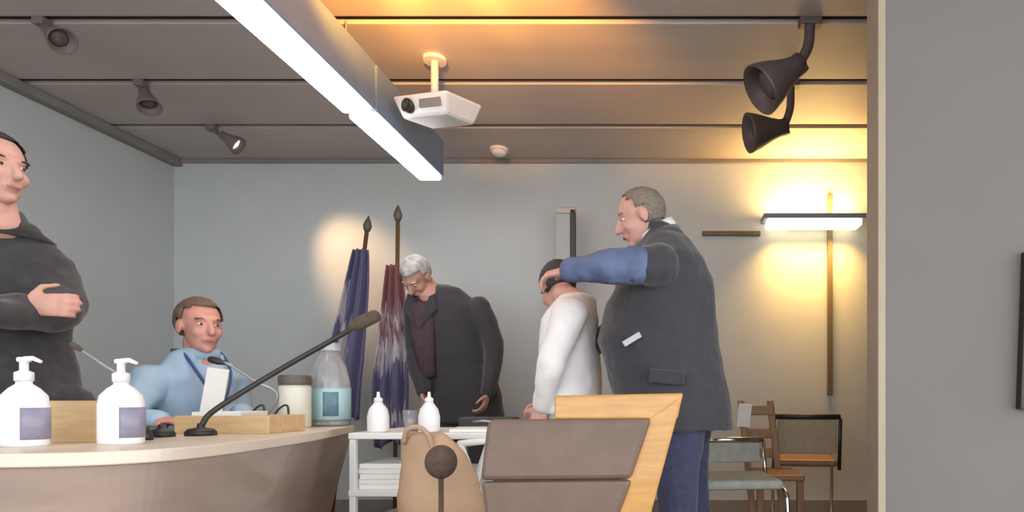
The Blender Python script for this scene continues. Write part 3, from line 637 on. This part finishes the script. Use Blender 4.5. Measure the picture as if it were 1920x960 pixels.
rel(t, MB().box((-0.04, -0.004, -0.012), (0.04, 0.004, 0.012), 0.003).build('pocket_paper', 'banner')).matrix_local = local(t) @ Matrix.Translation((-0.147, 2.522, 1.105)) @ Euler((0, -0.55, 0.25)).to_matrix().to_4x4()

rel(t, MB().loft([(V((-0.02, 2.757, 1.53)), V((0, 0.135, 0)), V((0.10, 0, 0.02))), (V((-0.04, 2.757, 1.585)), V((0, 0.09, 0)), V((0.08, 0, 0.03)))], 28, dome=False).build('jacket_collar', 'suit', smooth=True))
rel(t, MB().box((-0.08, 2.515, 0.93), (0.06, 2.55, 0.985), 0.006, rot=(0, 0.08, 0)).build('pocket_flap', 'suit'))

# --- bent person in the white shirt
S, Fd = (0.25, 1, 0), (1, -0.25, 0)
tor = [ring(-0.44, 2.95, 0.80, S, 0.17, Fd, 0.13), ring(-0.445, 2.95, 0.95, S, 0.165, Fd, 0.13), ring(-0.46, 2.95, 1.10, S, 0.175, Fd, 0.135), ring(-0.455, 2.95, 1.22, S, 0.185, Fd, 0.12), ring(-0.43, 2.95, 1.30, S, 0.15, Fd, 0.085), ring(-0.44, 2.98, 1.33, S, 0.07, Fd, 0.065)]
person('person in white shirt with lowered head under the big man\'s outstretched arm', (-0.44, 2.95, 0), (-0.53, 3.04, 1.40), (-0.5, 0.8, -0.6), (-0.3, 0.5, 0.8), tor,
    [((-0.43, 2.80, 1.25), (-0.50, 2.72, 1.02), (-0.56, 2.82, 0.84), (-0.3, 0.1, -1), (0, 1, 0), -1), ((-0.42, 3.12, 1.25), (-0.52, 3.18, 1.03), (-0.60, 3.08, 0.86), (-0.3, -0.1, -1), (0, -1, 0), 1)],
    [((-0.42, 2.87, 0.80), (-0.47, 2.86, 0.45), (-0.42, 2.86, 0.09), (-1, 0, 0)), ((-0.40, 3.04, 0.80), (-0.42, 3.06, 0.45), (-0.34, 3.06, 0.09), (-1, 0.1, 0))],
    'skin', 'hairdk', 'shirt', 'whiteshirt', 'sage', hair_z=0.02)

# --- bowing man in dark suit at the flags
S, Fd = (1, 0.1, 0), (0.1, -1, 0)
tor = [ring(-1.30, 4.14, 0.72, S, 0.235, Fd, 0.15), ring(-1.31, 4.13, 0.90, S, 0.225, Fd, 0.145), ring(-1.365, 4.11, 1.10, S, 0.21, Fd, 0.14), ring(-1.41, 4.09, 1.30, S, 0.225, Fd, 0.14), ring(-1.43, 4.07, 1.45, S, 0.235, Fd, 0.125), ring(-1.45, 4.05, 1.53, S, 0.18, Fd, 0.09), ring(-1.50, 4.01, 1.56, S, 0.08, Fd, 0.07)]
t, R, T = person('man in dark suit bowing his silver-haired head beside the flags', (-1.32, 4.14, 0), (-1.555, 3.94, 1.625), (-0.3, -0.7, -1.1), (-0.2, -0.9, 0.6), tor,
    [((-1.22, 4.08, 1.46), (-1.11, 4.06, 1.18), (-1.13, 3.98, 0.90), (-0.2, -0.2, -1), (-1, 0, 0), -1), ((-1.60, 4.05, 1.45), (-1.60, 4.03, 1.17), (-1.52, 3.96, 0.91), (0.2, -0.2, -1), (1, 0, 0), 1)],
    [((-1.41, 4.14, 0.80), (-1.42, 4.10, 0.45), (-1.42, 4.14, 0.09), (-0.2, -1, 0)), ((-1.21, 4.15, 0.80), (-1.20, 4.11, 0.45), (-1.18, 4.15, 0.09), (0.1, -1, 0))],
    'skin', 'hairwh', 'jacket', 'suit', 'coat', hair_z=-0.01)
rel(t, MB().loft([(V((-1.50, 3.975, 1.02)), V((0.05, 0, 0)), V((0, 0.03, 0))), (V((-1.52, 3.95, 1.25)), V((0.075, 0, 0)), V((0, 0.03, 0))), (V((-1.535, 3.945, 1.45)), V((0.085, 0, 0)), V((0, 0.03, 0)))], 16).build('waistcoat', 'plum', smooth=True))
for q in (-1, 1):
    rel(t, MB().slab([V((-1.535+q*0.012, 3.905, 1.30)), V((-1.53+q*0.10, 3.925, 1.42)), V((-1.525+q*0.085, 3.935, 1.52)), V((-1.525+q*0.05, 3.925, 1.50))], [V((-1.535+q*0.012, 3.96, 1.30)), V((-1.53+q*0.10, 3.98, 1.42)), V((-1.525+q*0.085, 3.98, 1.52)), V((-1.525+q*0.05, 3.97, 1.50))]).build('lapel', 'suit', bevel=0.004))

# --- person in dark coat at far left, arms folded
S, Fd = (0.66, 0.75, 0), (0.75, -0.66, 0)
def lr(px, z, Y, hw, hd): return ring((px-1255)/F*Y, Y, z, S, hw, Fd, hd)
tor = [lr(15, 0.60, 2.24, 0.22, 0.15), lr(12, 0.85, 2.24, 0.215, 0.145), lr(-8, 1.08, 2.24, 0.195, 0.13), lr(-15, 1.25, 2.23, 0.215, 0.135), lr(-18, 1.37, 2.22, 0.215, 0.115), lr(-12, 1.45, 2.22, 0.13, 0.08), lr(-8, 1.51, 2.20, 0.075, 0.07)]
def lp(px, py, Y): return at(px, py, Y)
t, R, T = person('person in dark coat standing with folded arms at the left edge', (-2.28, 2.22, 0), at(-12, 315, 2.18), (0.95, -0.2, -0.05), (0, 0, 1), tor,
    [(lp(-120, 510, 2.10), lp(-90, 590, 2.02), lp(45, 572, 2.09), (1, 0.3, 0.05), (-0.2, 1, 0), 1), (lp(95, 525, 2.34), lp(110, 585, 2.24), lp(-20, 590, 1.98), (-1, -0.1, 0.05), (0.1, 1, 0), -1)],
    [((-2.37, 2.15, 0.84), (-2.36, 2.13, 0.47), (-2.38, 2.13, 0.09), (0.6, -0.7, 0)), ((-2.22, 2.32, 0.84), (-2.21, 2.31, 0.47), (-2.22, 2.32, 0.09), (0.9, -0.2, 0))],
    'skin', 'hairdk', 'coat', 'coat', 'coat', armk=1.05)
cn = V(tor[-2][0])
rel(t, MB().loft([(cn+V((0, 0, -0.02)), V(S).normalized()*0.16, V(Fd).normalized()*0.105), (cn+V((-0.005, -0.01, 0.035)), V(S).normalized()*0.105, V(Fd).normalized()*0.09), (cn+V((-0.005, -0.015, 0.075)), V(S).normalized()*0.088, V(Fd).normalized()*0.08)], 28, dome=False).build('coat_collar', 'coat', smooth=True))

# --- seated man in blue shirt
S, Fd = (0.38, 0.92, 0), (0.92, -0.38, 0)
tor = [ring(-2.16, 2.92, 0.50, S, 0.175, Fd, 0.13), ring(-2.155, 2.91, 0.66, S, 0.165, Fd, 0.135), ring(-2.14, 2.90, 0.84, S, 0.175, Fd, 0.135), ring(-2.125, 2.89, 0.97, S, 0.18, Fd, 0.115), ring(-2.115, 2.88, 1.035, S, 0.14, Fd, 0.08), ring(-2.105, 2.87, 1.075, S, 0.075, Fd, 0.07)]
t, R, T = person('seated man in light blue shirt with dark blue lanyard behind the desk', (-2.15, 2.9, 0.0), (-2.085, 2.845, 1.195), (0.85, -0.5, -0.05), (0, 0, 1), tor,
    [((-2.205, 2.73, 0.95), (-2.19, 2.58, 0.79), (-1.97, 2.48, 0.785), (1, -0.1, -0.02), (0, 0, -1), -1), ((-2.08, 3.04, 0.95), (-2.03, 3.02, 0.79), (-1.88, 2.82, 0.80), (0.6, -0.8, 0.0), (0, 0, -1), 1)],
    [((-2.21, 2.84, 0.52), (-1.86, 2.62, 0.50), (-1.84, 2.60, 0.09), (0.8, -0.5, 0)), ((-2.10, 3.0, 0.52), (-1.72, 2.78, 0.50), (-1.74, 2.74, 0.09), (0.8, -0.5, 0))],
    'skinpink', 'hairbr', 'shirt', 'blueshirt', 'navy', hair_z=0.0, hs=1.0)
fv, lv = V((0.92, -0.38, 0)), V((0.38, 0.92, 0)); c0 = V((-2.125, 2.88, 0))
def L_(l, f, z): q = c0+lv*l+fv*f; return (q.x, q.y, z)
rel(t, MB().tube(curve([L_(-0.075, -0.05, 1.085), L_(-0.085, 0.045, 1.07), L_(-0.07, 0.125, 0.98), L_(-0.02, 0.165, 0.86), L_(0.0, 0.165, 0.82)], 6), 0.009, n=8, flat=0.5).build('lanyard', 'lanyard', smooth=True))
rel(t, MB().tube(curve([L_(0.075, -0.05, 1.085), L_(0.085, 0.045, 1.07), L_(0.07, 0.125, 0.98), L_(0.02, 0.165, 0.86), L_(0.0, 0.165, 0.82)], 6), 0.009, n=8, flat=0.5).build('lanyard', 'lanyard', smooth=True))
rel(t, MB().loft([(V((-2.112, 2.875, 1.045)), lv*0.088, fv*0.082), (V((-2.10, 2.865, 1.092)), lv*0.074, fv*0.072)], 20, dome=False).build('shirt_collar', 'blueshirt', smooth=True))
tag(MB().box((-1.96, 2.70, 0.80), (-1.88, 2.708, 1.0), 0.001, rot=(-0.1, 0.12, 0.3)).build('document', 'paper'), 'white paper held up in front of the blue shirt', 'paper')
# his chair
t = thing('office_chair', 'dark office chair under the seated man', 'chair', (-2.15, 2.92, 0))
rel(t, MB().lathe([(0.20, 0.36), (0.22, 0.37), (0.22, 0.395), (0.20, 0.405)], (-2.15, 2.92, 0), n=28).build('seat', 'black'))
rel(t, MB().tube([(-2.15, 2.92, 0.06), (-2.15, 2.92, 0.37)], 0.025, n=12).build('stem', 'steel', smooth=True))
for k in range(5):
    a = math.radians(72*k); rel(t, MB().tube([(-2.15, 2.92, 0.08), (-2.15+0.27*math.cos(a), 2.92+0.27*math.sin(a), 0.03)], [0.025, 0.015], n=8).build('foot', 'black', smooth=True))
